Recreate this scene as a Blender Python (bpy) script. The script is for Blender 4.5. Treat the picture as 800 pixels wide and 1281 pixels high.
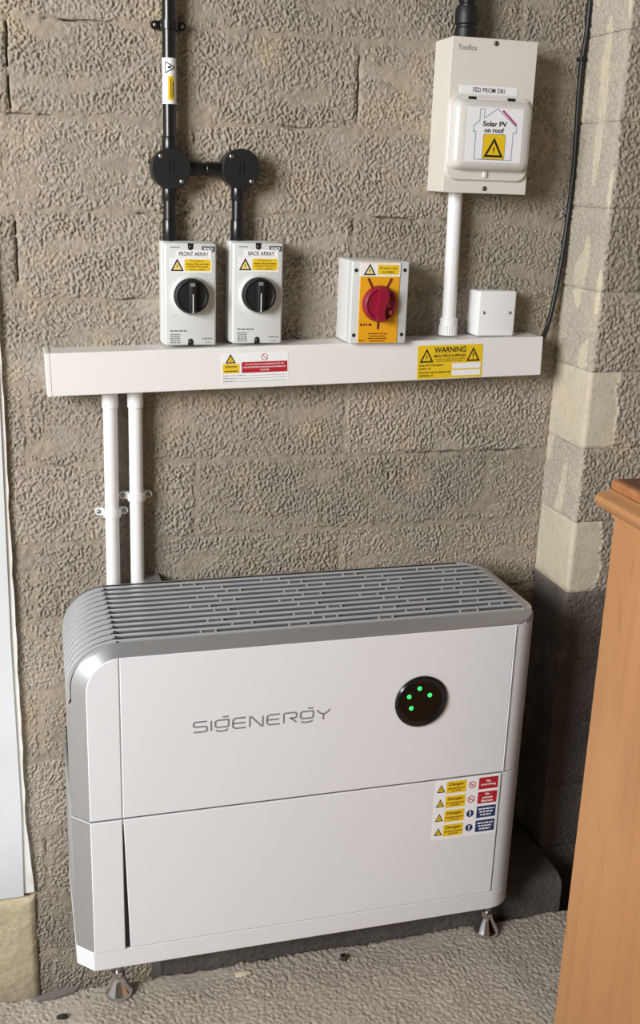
import bpy, bmesh, math, random
import numpy as np
from mathutils import Vector, Matrix

for o in list(bpy.data.objects): bpy.data.objects.remove(o)
scene = bpy.context.scene
C = scene.collection
random.seed(7)

# ------------------------------------------------------------------ camera
YAW, PITCH, ROLL = 0.28303, 0.29889, 0.03492
cy, sy, cp, sp = math.cos(YAW), math.sin(YAW), math.cos(PITCH), math.sin(PITCH)
fw = Vector((sy*cp, cy*cp, -sp)); r0 = Vector((cy, -sy, 0)); u0 = r0.cross(fw)
rt = r0*math.cos(ROLL) + u0*math.sin(ROLL); up = u0*math.cos(ROLL) - r0*math.sin(ROLL)
cam = bpy.data.cameras.new('camera'); camo = bpy.data.objects.new('camera', cam); C.objects.link(camo)
M3 = Matrix((rt, up, -fw)).transposed()
camo.matrix_world = Matrix.Translation((-0.07159, -1.70032, 1.25517)) @ M3.to_4x4()
cam.sensor_fit = 'VERTICAL'; cam.sensor_height = 36.0; cam.lens = 1337.33/1281*36.0
cam.clip_start = 0.01
scene.camera = camo

# ------------------------------------------------------------------ light
world = bpy.data.worlds.new('world'); scene.world = world; world.use_nodes = True
bg = world.node_tree.nodes['Background']; bg.inputs[0].default_value = (0.97, 0.985, 1.0, 1); bg.inputs[1].default_value = 0.5

def area(name, loc, target, sx, sy_, power, col):
    l = bpy.data.lights.new(name, 'AREA'); l.shape = 'RECTANGLE'; l.size = sx; l.size_y = sy_; l.energy = power; l.color = col
    o = bpy.data.objects.new(name, l); C.objects.link(o); o.location = loc
    o.rotation_euler = (Vector(target)-Vector(loc)).to_track_quat('-Z', 'Y').to_euler()
    return o
# daylight through the open garage doorway, to the left and behind the viewer
area('doorway_daylight', (-2.2, -2.05, 1.9), (0.4, 0.0, 0.7), 1.3, 1.3, 160, (0.985, 0.99, 1.0))

vs = scene.view_settings
vs.view_transform = 'Standard'; vs.look = 'None'; vs.gamma = 1.0; vs.use_curve_mapping = False; vs.exposure = 0.0

# ------------------------------------------------------------------ materials
def lin(h):
    h = h.lstrip('#'); c = [int(h[i:i+2], 16)/255 for i in (0, 2, 4)]
    return tuple((v/12.92 if v <= .04045 else ((v+.055)/1.055)**2.4) for v in c) + (1,)
MATS = {}
def mat(name, col, rough=.5, metal=0., spec=.5, emit=None, strength=0, noise=None, bump=None, clear=0):
    if name in MATS: return MATS[name]
    m = bpy.data.materials.new(name); m.use_nodes = True; MATS[name] = m
    nt = m.node_tree; b = nt.nodes['Principled BSDF']
    b.inputs['Base Color'].default_value = lin(col); b.inputs['Roughness'].default_value = rough
    b.inputs['Metallic'].default_value = metal; b.inputs['Specular IOR Level'].default_value = spec
    b.inputs['Coat Weight'].default_value = clear
    if emit: b.inputs['Emission Color'].default_value = lin(emit); b.inputs['Emission Strength'].default_value = strength
    tc = None
    if noise or bump:
        tc = nt.nodes.new('ShaderNodeTexCoord')
    if noise:      # (scale, second colour, amount)
        n = nt.nodes.new('ShaderNodeTexNoise'); n.inputs['Scale'].default_value = noise[0]; n.inputs['Detail'].default_value = 6
        nt.links.new(tc.outputs['Object'], n.inputs['Vector'])
        r = nt.nodes.new('ShaderNodeMapRange'); r.inputs[1].default_value = .4; r.inputs[2].default_value = .65; r.inputs[4].default_value = noise[2]
        nt.links.new(n.outputs['Fac'], r.inputs[0])
        mx = nt.nodes.new('ShaderNodeMix'); mx.data_type = 'RGBA'; mx.inputs[6].default_value = lin(col); mx.inputs[7].default_value = lin(noise[1])
        nt.links.new(r.outputs[0], mx.inputs[0]); nt.links.new(mx.outputs[2], b.inputs['Base Color'])
    if bump:       # (scale, strength, distance)
        n = nt.nodes.new('ShaderNodeTexNoise'); n.inputs['Scale'].default_value = bump[0]; n.inputs['Detail'].default_value = 5
        nt.links.new(tc.outputs['Object'], n.inputs['Vector'])
        bp = nt.nodes.new('ShaderNodeBump'); bp.inputs['Strength'].default_value = bump[1]; bp.inputs['Distance'].default_value = bump[2]
        nt.links.new(n.outputs['Fac'], bp.inputs['Height']); nt.links.new(bp.outputs[0], b.inputs['Normal'])
    return m

def stone(name, cols, scales=(3.5, 14), rough=.95, grit=(240, .5, .002), rnd=.12):
    """layered noise colour: cols = base, second, stain, speck"""
    m = bpy.data.materials.new(name); m.use_nodes = True; MATS[name] = m
    nt = m.node_tree; L = nt.links.new; b = nt.nodes['Principled BSDF']; b.inputs['Roughness'].default_value = rough
    b.inputs['Specular IOR Level'].default_value = .15
    g = nt.nodes.new('ShaderNodeNewGeometry')
    def nz(sc, det=5, off=0):
        mp = nt.nodes.new('ShaderNodeMapping'); mp.inputs['Location'].default_value = (off, off*.7, off*1.3); L(g.outputs['Position'], mp.inputs[0])
        n = nt.nodes.new('ShaderNodeTexNoise'); n.inputs['Scale'].default_value = sc; n.inputs['Detail'].default_value = det; L(mp.outputs[0], n.inputs['Vector']); return n
    def ramp(n, a, c, hi=1.):
        r = nt.nodes.new('ShaderNodeMapRange'); r.inputs[1].default_value = a; r.inputs[2].default_value = c; r.inputs[4].default_value = hi; L(n.outputs['Fac'], r.inputs[0]); return r.outputs[0]
    def mix(f, a, c):
        x = nt.nodes.new('ShaderNodeMix'); x.data_type = 'RGBA'; L(f, x.inputs[0])
        if isinstance(a, tuple): x.inputs[6].default_value = a
        else: L(a, x.inputs[6])
        x.inputs[7].default_value = c; return x.outputs[2]
    c = mix(ramp(nz(scales[0]), .35, .65), lin(cols[0]), lin(cols[1]))
    c = mix(ramp(nz(scales[1], 6, 3.1), .56, .72, .6), c, lin(cols[2]))
    c = mix(ramp(nz(120, 4, 7.7), .52, .72, .55), c, lin(cols[3]))
    if rnd:
        oi = nt.nodes.new('ShaderNodeObjectInfo'); hs = nt.nodes.new('ShaderNodeHueSaturation')
        r = nt.nodes.new('ShaderNodeMapRange'); r.inputs[3].default_value = 1-rnd; r.inputs[4].default_value = 1+rnd; L(oi.outputs['Random'], r.inputs[0])
        L(r.outputs[0], hs.inputs['Value']); L(c, hs.inputs['Color']); c = hs.outputs[0]
    L(c, b.inputs['Base Color'])
    n = nz(grit[0], 5, 1.7); bp = nt.nodes.new('ShaderNodeBump'); bp.inputs['Strength'].default_value = grit[1]; bp.inputs['Distance'].default_value = grit[2]
    L(n.outputs['Fac'], bp.inputs['Height']); L(bp.outputs[0], b.inputs['Normal'])
    return m

def wood(name, c1, c2, c3):
    m = bpy.data.materials.new(name); m.use_nodes = True; MATS[name] = m
    nt = m.node_tree; L = nt.links.new; b = nt.nodes['Principled BSDF']; b.inputs['Roughness'].default_value = .48; b.inputs['Specular IOR Level'].default_value = .35
    g = nt.nodes.new('ShaderNodeTexCoord')
    def nz(scale, sc, det, dist=0):
        mp = nt.nodes.new('ShaderNodeMapping'); mp.inputs['Scale'].default_value = scale; L(g.outputs['Object'], mp.inputs[0])
        n = nt.nodes.new('ShaderNodeTexNoise'); n.inputs['Scale'].default_value = sc; n.inputs['Detail'].default_value = det; n.inputs['Distortion'].default_value = dist; L(mp.outputs[0], n.inputs['Vector']); return n
    def ramp(n, a, c, hi):
        r = nt.nodes.new('ShaderNodeMapRange'); r.inputs[1].default_value = a; r.inputs[2].default_value = c; r.inputs[4].default_value = hi; L(n.outputs['Fac'], r.inputs[0]); return r.outputs[0]
    def mix(f, a, c):
        x = nt.nodes.new('ShaderNodeMix'); x.data_type = 'RGBA'; L(f, x.inputs[0])
        if isinstance(a, tuple): x.inputs[6].default_value = a
        else: L(a, x.inputs[6])
        x.inputs[7].default_value = c; return x.outputs[2]
    a = nz((1, 1, .3), 7, 6, .4); c = mix(ramp(a, .35, .7, .8), lin(c1), lin(c2))
    f = nz((1, 1, .05), 60, 4, .3); c = mix(ramp(f, .5, .75, .22), c, lin(c3))
    k = nz((1, 1, .22), 16, 2, 1.5); c = mix(ramp(k, .70, .76, .45), c, lin(c3))
    L(c, b.inputs['Base Color'])
    bp = nt.nodes.new('ShaderNodeBump'); bp.inputs['Strength'].default_value = .15; bp.inputs['Distance'].default_value = .002; L(f.outputs['Fac'], bp.inputs['Height']); L(bp.outputs[0], b.inputs['Normal'])
    return m

BLOCK = stone('rough_block', ('#aca192', '#9f988d', '#baaa89', '#7a7266'))
MORTAR = stone('mortar', ('#a59a88', '#998f81', '#b0a288', '#7e7568'), rnd=0)
QUOIN = stone('quoin_face', ('#b9b0a0', '#aaa294', '#c6ba9e', '#968e80'), rnd=.05)
CREAM = stone('smooth_quoin', ('#d0c7b0', '#c3baa5', '#d6c9a6', '#b0a893'), grit=(160, .35, .0015), rnd=.04)
SLAB = stone('floor_concrete', ('#b0a79b', '#a2998e', '#c0b8ab', '#847c72'), rnd=0)
KERB = stone('kerb_concrete', ('#65615b', '#57534e', '#72706a', '#474440'), grit=(110, .9, .004), rnd=0)
DARKBLK = stone('dark_block', ('#77716a', '#625d56', '#9a9386', '#4c4842'), scales=(7, 9), rnd=.1)
EARTH = stone('dark_earth', ('#4d463d', '#3d372f', '#5a5147', '#2f2a25'), rnd=0)
SILL = stone('sill_stone', ('#d2c3a6', '#c4b698', '#c9a766', '#a4967d'), scales=(6, 18), rnd=0)
PINE = wood('pine', '#b28155', '#a5744a', '#875634')
PINE_DK = wood('worn_pine_top', '#7a5238', '#5f3f2c', '#46301f')
WHITE = mat('panel_white', '#dddfe2', .42, .0, .5, bump=(900, .03, .0004))
SILVER = mat('silver_paint', '#c6c7c9', .35, .75)
RIBM = mat('rib_metal', '#d6d7d9', .32, .4)
PLATE = mat('grille_plate', '#6a6b6e', .45, .35)
BLACKIN = mat('inner_black', '#0d0d0e', .7)
PVC = mat('white_pvc', '#e8e6e2', .38, bump=(300, .04, .0006))
PVC2 = mat('conduit_white', '#ececeb', .3)
GREY = mat('isolator_grey', '#d3d5d2', .45, bump=(500, .05, .0005))
GREY2 = mat('isolator_base_grey', '#dcdcd8', .45)
CREAMBOX = mat('enclosure_paint', '#dcd8ce', .5, bump=(700, .12, .0006))
BLACK = mat('black_pvc', '#121212', .28, spec=.6)
BLACKR = mat('black_matte', '#161617', .5)
CABLE = mat('cable_black', '#17161a', .45)
RED = mat('knob_red', '#8e1230', .38)
REDDK = mat('knob_red_dark', '#7c1020', .4)
YEL = mat('sticker_yellow', '#e8c21f', .5)
ORANGE = mat('plate_yellow', '#e6a516', .5)
PAPER = mat('sticker_white', '#efeff0', .5)
INK = mat('ink', '#1b1710', .6)
INKG = mat('ink_grey', '#777a7c', .6)
LOGO = mat('logo_grey', '#8d8e92', .35, .3)
SRED = mat('sticker_red', '#b3202d', .5)
SBLUE = mat('sticker_blue', '#1d3563', .5)
PINK = mat('ink_pink', '#b04a78', .6)
BLUEL = mat('ink_blue', '#6f82ab', .6)
CHROME = mat('chrome', '#d9d9da', .12, 1)
STEEL = mat('steel', '#b5b5b3', .3, 1)
GLASS = mat('display_glass', '#050606', .06, 0, .3)
RING = mat('display_ring', '#2a2a2c', .15, .6)
LED = mat('led_green', '#3dff7a', .3, emit='#2fd060', strength=1.1)
DOORP = mat('door_paint', '#dfe3e3', .35, noise=(9, '#d3d8d8', .5))
FRAMEP = mat('frame_paint', '#f2f1ec', .5, noise=(30, '#d8d2c2', .4))
SLATE = mat('slate', '#6f6a64', .8, bump=(60, .4, .003))
CHIP = mat('pale_chip', '#cbbfa8', .9, bump=(80, .4, .002))
DCHIP = mat('dark_chip', '#2a2623', .9)
COPPERY = mat('nut_metal', '#7a726a', .35, .9)

# ------------------------------------------------------------------ helpers
ORG = {}
def worg(p): return ORG.get(p.name, Vector((0, 0, 0))) if p else Vector((0, 0, 0))
def thing(name, loc, label, cat, group=None, rot=(0, 0, 0)):
    o = bpy.data.objects.new(name, None); C.objects.link(o); o.empty_display_size = .05
    o.location = loc; o.rotation_euler = rot; o['label'] = label; o['category'] = cat
    if group: o['group'] = group
    ORG[o.name] = Vector(loc); return o
def obj(name, bm, m, parent=None, smooth=False, label=None, cat=None, group=None, kind=None, local=False, angle=35):
    """bm in world coordinates (or, with local, in the parent's frame)"""
    me = bpy.data.meshes.new(name)
    if parent is not None and not local: bm.transform(Matrix.Translation(-worg(parent)))
    bmesh.ops.recalc_face_normals(bm, faces=bm.faces)
    if smooth:
        for f in bm.faces: f.smooth = True
    bm.to_mesh(me); bm.free()
    for x in (m if isinstance(m, (list, tuple)) else [m]): me.materials.append(x)
    o = bpy.data.objects.new(name, me); C.objects.link(o)
    if smooth:
        try: me.set_sharp_from_angle(angle=math.radians(angle))
        except Exception: pass
    if parent is not None: o.parent = parent; ORG[o.name] = worg(parent)
    for k, v in (('label', label), ('category', cat), ('group', group), ('kind', kind)):
        if v: o[k] = v
    return o
def B(): return bmesh.new()
def box(bm, x0, x1, y0, y1, z0, z1, bev=0, seg=2, mi=0):
    t = bmesh.new()
    r = bmesh.ops.create_cube(t, size=1)
    for v in t.verts: v.co = Vector((x0+(v.co.x+.5)*(x1-x0), y0+(v.co.y+.5)*(y1-y0), z0+(v.co.z+.5)*(z1-z0)))
    if bev: bmesh.ops.bevel(t, geom=t.edges[:], offset=bev, segments=seg, affect='EDGES', profile=.5)
    join(bm, t, mi); return bm
def join(bm, t, mi=0, M=None):
    if M is not None: t.transform(M)
    mp = {}
    for v in t.verts: mp[v] = bm.verts.new(v.co)
    for f in t.faces:
        try:
            nf = bm.faces.new([mp[v] for v in f.verts]); nf.material_index = mi; nf.smooth = f.smooth
        except ValueError: pass
    t.free()
def lathe(bm, prof, c=(0, 0, 0), axis='Z', n=32, mi=0, capped=True):
    """prof: (radius, height) list; axis Z up, or Y = towards viewer (-Y)"""
    rings = []
    for r, h in prof:
        ring = []
        for k in range(n):
            a = 2*math.pi*k/n; ca, sa = math.cos(a)*r, math.sin(a)*r
            p = (c[0]+ca, c[1]+sa, c[2]+h) if axis == 'Z' else (c[0]+ca, c[1]-h, c[2]+sa) if axis == 'Y' else (c[0]+h, c[1]+ca, c[2]+sa)
            ring.append(bm.verts.new(p))
        rings.append(ring)
    for a, b in zip(rings, rings[1:]):
        for k in range(n):
            f = bm.faces.new((a[k], a[(k+1) % n], b[(k+1) % n], b[k])); f.material_index = mi
    if capped:
        for ring in (rings[0], rings[-1]):
            f = bm.faces.new(ring); f.material_index = mi
    return bm
def tube(bm, pts, r, n=10, mi=0):
    pts = [Vector(p) for p in pts]; rings = []
    prev = None
    for i, p in enumerate(pts):
        d = (pts[min(i+1, len(pts)-1)]-pts[max(i-1, 0)]).normalized()
        ref = prev if prev is not None else (Vector((0, 0, 1)) if abs(d.z) < .9 else Vector((1, 0, 0)))
        s = ref - d*ref.dot(d); s.normalize(); prev = s; t = d.cross(s)
        rings.append([bm.verts.new(p+s*math.cos(2*math.pi*k/n)*r+t*math.sin(2*math.pi*k/n)*r) for k in range(n)])
    for a, b in zip(rings, rings[1:]):
        for k in range(n): bm.faces.new((a[k], a[(k+1) % n], b[(k+1) % n], b[k])).material_index = mi
    bm.faces.new(rings[0]); bm.faces.new(rings[-1])
    return bm
def prism(bm, pts, y0, y1, mi=0):
    """polygon in XZ extruded from y0 (front) to y1"""
    a = [bm.verts.new((x, y0, z)) for x, z in pts]; b = [bm.verts.new((x, y1, z)) for x, z in pts]
    n = len(pts)
    bm.faces.new(a).material_index = mi; bm.faces.new(b[::-1]).material_index = mi
    for k in range(n): bm.faces.new((a[k], b[k], b[(k+1) % n], a[(k+1) % n])).material_index = mi
    return bm
def rrect(x0, x1, z0, z1, r, n=5):
    out = []
    for cx, cz, a0 in ((x1-r, z1-r, 0), (x0+r, z1-r, 90), (x0+r, z0+r, 180), (x1-r, z0+r, 270)):
        for k in range(n+1):
            a = math.radians(a0+90*k/n); out.append((cx+r*math.cos(a), cz+r*math.sin(a)))
    return out
def stroke(bm, pts, w, y0, y1, closed=False, mi=0):
    """flat ribbon of width w along an XZ polyline, with mitred joints"""
    P = [Vector(p) for p in pts]; n = len(P); L_, R_ = [], []
    for i in range(n):
        if closed: a, b = P[i-1], P[(i+1) % n]
        else: a, b = P[max(i-1, 0)], P[min(i+1, n-1)]
        d1 = (P[i]-a).normalized() if (P[i]-a).length > 1e-9 else (b-P[i]).normalized()
        d2 = (b-P[i]).normalized() if (b-P[i]).length > 1e-9 else d1
        nn = Vector((-(d1+d2).y, (d1+d2).x)); nn = nn.normalized() if nn.length > 1e-6 else Vector((-d1.y, d1.x))
        k = max(.5, nn.dot(Vector((-d1.y, d1.x))))
        L_.append(P[i]+nn*w/2/k); R_.append(P[i]-nn*w/2/k)
    def ring(S, y): return [bm.verts.new((p.x, y, p.y)) for p in S]
    lf, rf, lb, rb = ring(L_, y0), ring(R_, y0), ring(L_, y1), ring(R_, y1)
    m = n if closed else n-1
    for i in range(m):
        j = (i+1) % n
        for q in ((lf[i], lf[j], rf[j], rf[i]), (lb[i], rb[i], rb[j], lb[j]), (lf[i], lb[i], lb[j], lf[j]), (rf[i], rf[j], rb[j], rb[i])):
            bm.faces.new(q).material_index = mi
    return bm
_txt = {}
def text_bm(s, bold=0.):
    if (s, bold) not in _txt:
        cu = bpy.data.curves.new('t', 'FONT'); cu.body = s; cu.size = 1; cu.resolution_u = 3; cu.offset = bold
        o = bpy.data.objects.new('t', cu); C.objects.link(o)
        dg = bpy.context.evaluated_depsgraph_get(); me = bpy.data.meshes.new_from_object(o.evaluated_get(dg))
        co = [tuple(v.co) for v in me.vertices]; fs = [tuple(p.vertices) for p in me.polygons]
        bpy.data.objects.remove(o); bpy.data.curves.remove(cu); bpy.data.meshes.remove(me)
        _txt[(s, bold)] = (co, fs)
    return _txt[(s, bold)]
def text(bm, s, x, z, w, h, y, bold=.02, align='C', skew=0):
    """text fitted into the w x h box centred (or left-aligned) at x, z on plane y"""
    co, fs = text_bm(s, bold)
    a = np.array(co); lo, hi = a[:, :2].min(0), a[:, :2].max(0)
    sx, sz = w/(hi[0]-lo[0]), h/(hi[1]-lo[1])
    ox = x-w/2 if align == 'C' else x
    vs_ = [bm.verts.new((ox+(c[0]-lo[0])*sx, y, z-h/2+(c[1]-lo[1])*sz+skew*(c[0]-lo[0])*sx)) for c in co]
    for f in fs:
        try: bm.faces.new([vs_[i] for i in f])
        except ValueError: pass
    return bm
def dashes(bm, x0, x1, z, h, y, seed=0, gap=.25):
    """one line of print too small to read: word-length bars"""
    rr = random.Random(seed); x = x0; L_ = x1-x0
    while x < x1-.02*L_:
        w = min(rr.uniform(.1, .28)*L_, x1-x); box(bm, x, x+w, y-.00005, y, z-h/2, z+h/2); x += w+h*gap*2
    return bm
def tri(cx, zb, w, h): return [(cx-w/2, zb), (cx+w/2, zb), (cx, zb+h)]
def bolt(cx, cz, s):
    P = [(.1, .5), (-.25, .0), (-.02, .02), (-.2, -.5), (.28, .1), (.05, .1), (.25, .5)]
    return [(cx+a*s*.7, cz+b*s) for a, b in P]
def warn_triangle(parent, cx, zb, w, h, y, fill=YEL, local=False, sym='bolt'):
    bm = B(); prism(bm, tri(cx, zb, w, h), y-.0001, y); t = obj('warning_triangle', bm, fill, parent, local=local)
    bm = B(); stroke(bm, tri(cx, zb+h*.04, w*.9, h*.9), w*.11, y-.0002, y-.0001, True)
    if sym == 'bolt': prism(bm, bolt(cx, zb+h*.36, h*.42), y-.0002, y-.0001)
    else:
        box(bm, cx-w*.04, cx+w*.04, y-.0002, y-.0001, zb+h*.3, zb+h*.64); box(bm, cx-w*.04, cx+w*.04, y-.0002, y-.0001, zb+h*.15, zb+h*.23)
    obj('symbol', bm, INK, parent, local=local)
def screw(bm, x, y, z, r, mi=0):
    lathe(bm, [(r, 0), (r, r*.4), (r*.6, r*.65)], (x, y, z), 'Y', 12, mi)

# numpy gradient noise
_rng = np.random.RandomState(11); _perm = np.concatenate([_rng.permutation(256)]*3)
_ang = _rng.rand(256)*2*np.pi; _gx, _gy = np.cos(_ang), np.sin(_ang)
def pn(x, y, o=0):
    x = np.asarray(x, float)+o*17.31+100; y = np.asarray(y, float)+o*9.77+100
    xi = np.floor(x).astype(int); yi = np.floor(y).astype(int); xf = x-xi; yf = y-yi; xi &= 255; yi &= 255
    u = xf*xf*xf*(xf*(xf*6-15)+10); v = yf*yf*yf*(yf*(yf*6-15)+10)
    def g(i, j, dx, dy):
        h = _perm[_perm[(xi+i) & 255]+((yi+j) & 255)]; return _gx[h]*dx+_gy[h]*dy
    a = g(0, 0, xf, yf); b = g(1, 0, xf-1, yf); c = g(0, 1, xf, yf-1); d = g(1, 1, xf-1, yf-1)
    return (a+u*(b-a)) + v*((c+u*(d-c))-(a+u*(b-a)))
def sstep(t): t = np.clip(t, 0, 1); return t*t*(3-2*t)
def worm(x, z, o=0, sx=.0038, sz=.0051):
    wx = pn(x/.012, z/.012, o+5)*.004; wz = pn(x/.012, z/.012, o+6)*.004
    n = pn((x+wx)/sx, (z+wz)/sz, o); n2 = pn(x/.0028, z/.0036, o+2)
    return np.tanh(3.4*n+1.3*n2+.45)
def grid_mesh(name, X, Y, Z, m, parent=None, skirt=None, matidx=None, **kw):
    """X,Y,Z arrays (rows, cols) -> one mesh; skirt = vector by which the border is carried back to give the piece its depth"""
    R, Cc = X.shape; co = np.stack([X, Y, Z], -1).reshape(-1, 3); idx = np.arange(R*Cc).reshape(R, Cc)
    q = np.stack([idx[:-1, :-1], idx[:-1, 1:], idx[1:, 1:], idx[1:, :-1]], -1).reshape(-1, 4)
    nmain = len(q)
    if skirt is not None:
        b = np.concatenate([idx[0, :], idx[1:, -1], idx[-1, -2::-1], idx[-2:0:-1, 0]])
        bc = co[b].copy()
        for k in range(3):
            if skirt[k] is not None: bc[:, k] = skirt[k] if not isinstance(skirt[k], tuple) else bc[:, k]+skirt[k][0]
        nb = np.arange(len(b))+len(co); co = np.concatenate([co, bc]); b2 = np.roll(b, -1); nb2 = np.roll(nb, -1)
        q = np.concatenate([q, np.stack([b2, b, nb, nb2], -1)])
    me = bpy.data.meshes.new(name); me.from_pydata([], [], [])
    me.vertices.add(len(co)); me.vertices.foreach_set('co', co.ravel())
    me.loops.add(q.size); me.loops.foreach_set('vertex_index', q.ravel().astype(np.int32))
    me.polygons.add(len(q)); me.polygons.foreach_set('loop_start', (np.arange(len(q))*4).astype(np.int32))
    sm = np.ones(len(q), bool); sm[nmain:] = False; me.polygons.foreach_set('use_smooth', sm)
    for x in (m if isinstance(m, (list, tuple)) else [m]): me.materials.append(x)
    if matidx is not None:
        mi = np.zeros(len(q), np.int32); mi[:nmain] = matidx[:-1, :-1].ravel(); me.polygons.foreach_set('material_index', mi)
    me.update(calc_edges=True); me.validate()
    o = bpy.data.objects.new(name, me); C.objects.link(o)
    if parent is not None: o.parent = parent
    for k, v in kw.items(): o[k] = v
    return o

# ------------------------------------------------------------------ setting: back wall of rough concrete blocks
PX = 0.846; PY = -0.125          # pier: left face x, front face y
CZ = [1.465-.131*k for k in range(-3, 14)]
x = np.arange(-.75, PX+.05, .004); z = np.arange(-.36, 1.87, .004); X, Z = np.meshgrid(x, z)
def WX(X, Z): return .0035*pn(X/.16, Z/.035, 95)
def WZ(X, Z): return .0035*pn(X/.035, Z/.16, 96)
gap = sstep((pn(X/.09, Z/.05, 21)-.28)*5)
Yw = -.0030+.0016*pn(X/.03, Z/.02, 3)+.0030*pn(X/.009, Z/.009, 4)+.006*gap
for ax, bx, az, bz in ((.575, .80, .8065, .8135), (.10, .16, 1.200, 1.206), (-.06, .035, 1.462, 1.468), (.4555, .4625, 1.352, 1.452), (-.066, -.058, 1.34, 1.46), (.50, .57, 1.200, 1.207), (-.066, -.058, 1.08, 1.19), (-.07, .0, 1.331, 1.337)):
    cx_, cz_ = X-WX(X, Z), Z-WZ(X, Z); ex_ = .012*pn(X/.02, Z/.02, 91)
    Yw = Yw+np.where((cx_ > ax) & (cx_ < bx) & (cz_ > az+.0015) & (cz_ < bz-.0015) & (pn(X/.025, Z/.025, 92) > -.22), .009, 0)     # joints where the mortar has cracked out
wall = grid_mesh('wall_back', X, Yw, Z, MORTAR, None, (None, .14, None), label='rough grey concrete block wall behind the white battery unit', kind='structure')
for k in range(len(CZ)-1):
    z1, z0 = CZ[k]-.0015, CZ[k+1]+.0015
    off = -.062 if (k-3) % 2 == 0 else .205
    for j in range(-2, 3):
        xa, xb = off+.522*j+.0015, off+.522*(j+1)-.0015
        xa = max(xa, -.74); xb = min(xb, PX-.003)
        if xb-xa < .05: continue
        zm = (z0+z1)/2
        hidden = zm < .52 and xa > -.05 and xb < .74 and zm > -.1
        st = .012 if (hidden or zm > 1.72 or xb < -.2) else .0017
        xs = np.linspace(xa, xb, max(4, int((xb-xa)/st))); zs = np.linspace(z0, z1, max(4, int((z1-z0)/st))); X, Z = np.meshgrid(xs, zs)
        sid = k*7+j
        d = np.minimum(np.minimum(X-xa, xb-X), np.minimum(Z-z0, z1-Z))
        e = sstep(1-(d+.006*pn(X/.02, Z/.02, 8))/.0045)
        smear = sstep((pn(X/.11, Z/.045, 31)-.16)*4)             # where mortar was rubbed over the face
        h = .0033*worm(X, Z, 0)*(.75+.5*pn(X/.07, Z/.07, 33)+.25)*(1-.72*smear)*(1-.3*e)+.0012*pn(X/.05, Z/.05, sid)+.0008*pn(X/.0035, Z/.0035, 9)
        Yb = -.0026-h+.0020*e+.0006*((sid*37) % 5-2)/2
        grid_mesh('block', np.minimum(X+WX(X, Z), PX-.001), Yb, Z+WZ(X, Z), BLOCK, wall, (None, .05, None))

# pier returning toward the viewer at the right
bm = B(); box(bm, PX+.0025, 1.5, PY+.0025, .13, -.36, 1.86)
pier = obj('wall_right', bm, MORTAR, kind='structure', label='projecting concrete block pier with pale worn corner at the right')
PZ = [.576+.131*k for k in range(-7, 10)]
SMOOTH = {(.576): 1, (.838): 1}
for k in range(len(PZ)-1):
    z0, z1 = PZ[k]+.0003, PZ[k+1]-.0003
    ss = np.arange(0, .46, .0023); zs = np.linspace(z0, z1, 58); S, Z = np.meshgrid(ss, zs)
    Ld = -PY; rc = .006
    cx = np.where(S < Ld-rc, 0, np.where(S > Ld+rc, S-Ld, rc*(1-np.cos((S-Ld+rc)/(2*rc)*np.pi/2))))
    cyy = np.where(S < Ld-rc, -S, np.where(S > Ld+rc, -Ld, -(Ld-rc)-rc*np.sin((S-Ld+rc)/(2*rc)*np.pi/2)))
    th = np.clip((S-Ld+rc)/(2*rc), 0, 1)*np.pi/2
    nx, ny = -np.cos(th), -np.sin(th)
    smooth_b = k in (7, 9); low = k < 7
    edge = Ld+.055+.012*pn(Z/.04, S*0, 13)
    sm = np.where(S < edge, 1., 0.) if smooth_b else (np.where(S < Ld, .45 if low else .12, 0.) + (.45 if low else 0))
    sm = sm*1.0
    d = np.minimum(np.minimum(Z-z0, z1-Z), .45-S); e = sstep(1-(d+.006*pn(S/.025, Z/.025, 18))/.005)
    patch = sstep((pn(S/.04, Z/.14, 41)-.05)*4)*np.where(S < Ld, .7, .25)
    a = np.clip(1-np.maximum(sm*.97, patch), .06, 1)
    h = .0030*worm(S+2.3, Z, 3)*a*(1-.4*e)+.0012*pn(S/.04, Z/.04, k)-.0025*e+.0012+.0006*pn(S/.004, Z/.004, 19)
    mi = np.where(S < Ld+.004, 1, 0)
    if smooth_b: mi = np.where(S < edge, 2, mi)
    mi = np.where((mi == 1) & (patch > .6), 2, mi)
    if low: mi = mi*0+3  # lower courses all take the darker block colour
    grid_mesh('block', PX+cx+nx*h, cyy+ny*h, Z, [BLOCK, QUOIN, CREAM, DARKBLK], pier, None, mi.astype(np.int32))

# floor slab with a broken back edge; lower ground in the gap behind it
xs = np.arange(-.42, 1.05, .0025); vv = np.concatenate([np.arange(0, .36, .0025), np.arange(.36, .62, .006)])
X, V = np.meshgrid(xs, vv)
back = -.234+.006*pn(xs/.06, xs*0, 51)+.004*pn(xs/.015, xs*0, 52)
Yf = back[None, :]*(1-V/.62)+(-.234)*(V/.62)-V
e = sstep(1-(V+.004*pn(X/.02, Yf/.02, 55))/.008)
sm = sstep((pn(X/.1, Yf/.1, 61)-.1)*3)
h = .0021*worm(X, Yf, 7, .0042, .0042)*(1-.6*sm)+.0014*pn(X/.06, Yf/.06, 62)+.0007*pn(X/.0045, Yf/.0045, 63)-.006*e-.0012
floor = grid_mesh('floor', X, Yf, h, SLAB, None, (None, None, -.25), kind='structure', label='rough bare concrete floor slab under the unit')
bm = B(); box(bm, -3, -.42, -5, -.236, -.25, -.003); box(bm, 1.05, 3, -5, -.236, -.25, -.003); box(bm, -.42, 1.05, -5, -.852, -.25, -.003)
obj('floor_surround', bm, SLAB, floor)
bm = B(); box(bm, -3, 3, -.25, .1, -.34, -.27)
obj('ground', bm, EARTH, kind='structure', label='dark earth in the gap between slab and wall')

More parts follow.
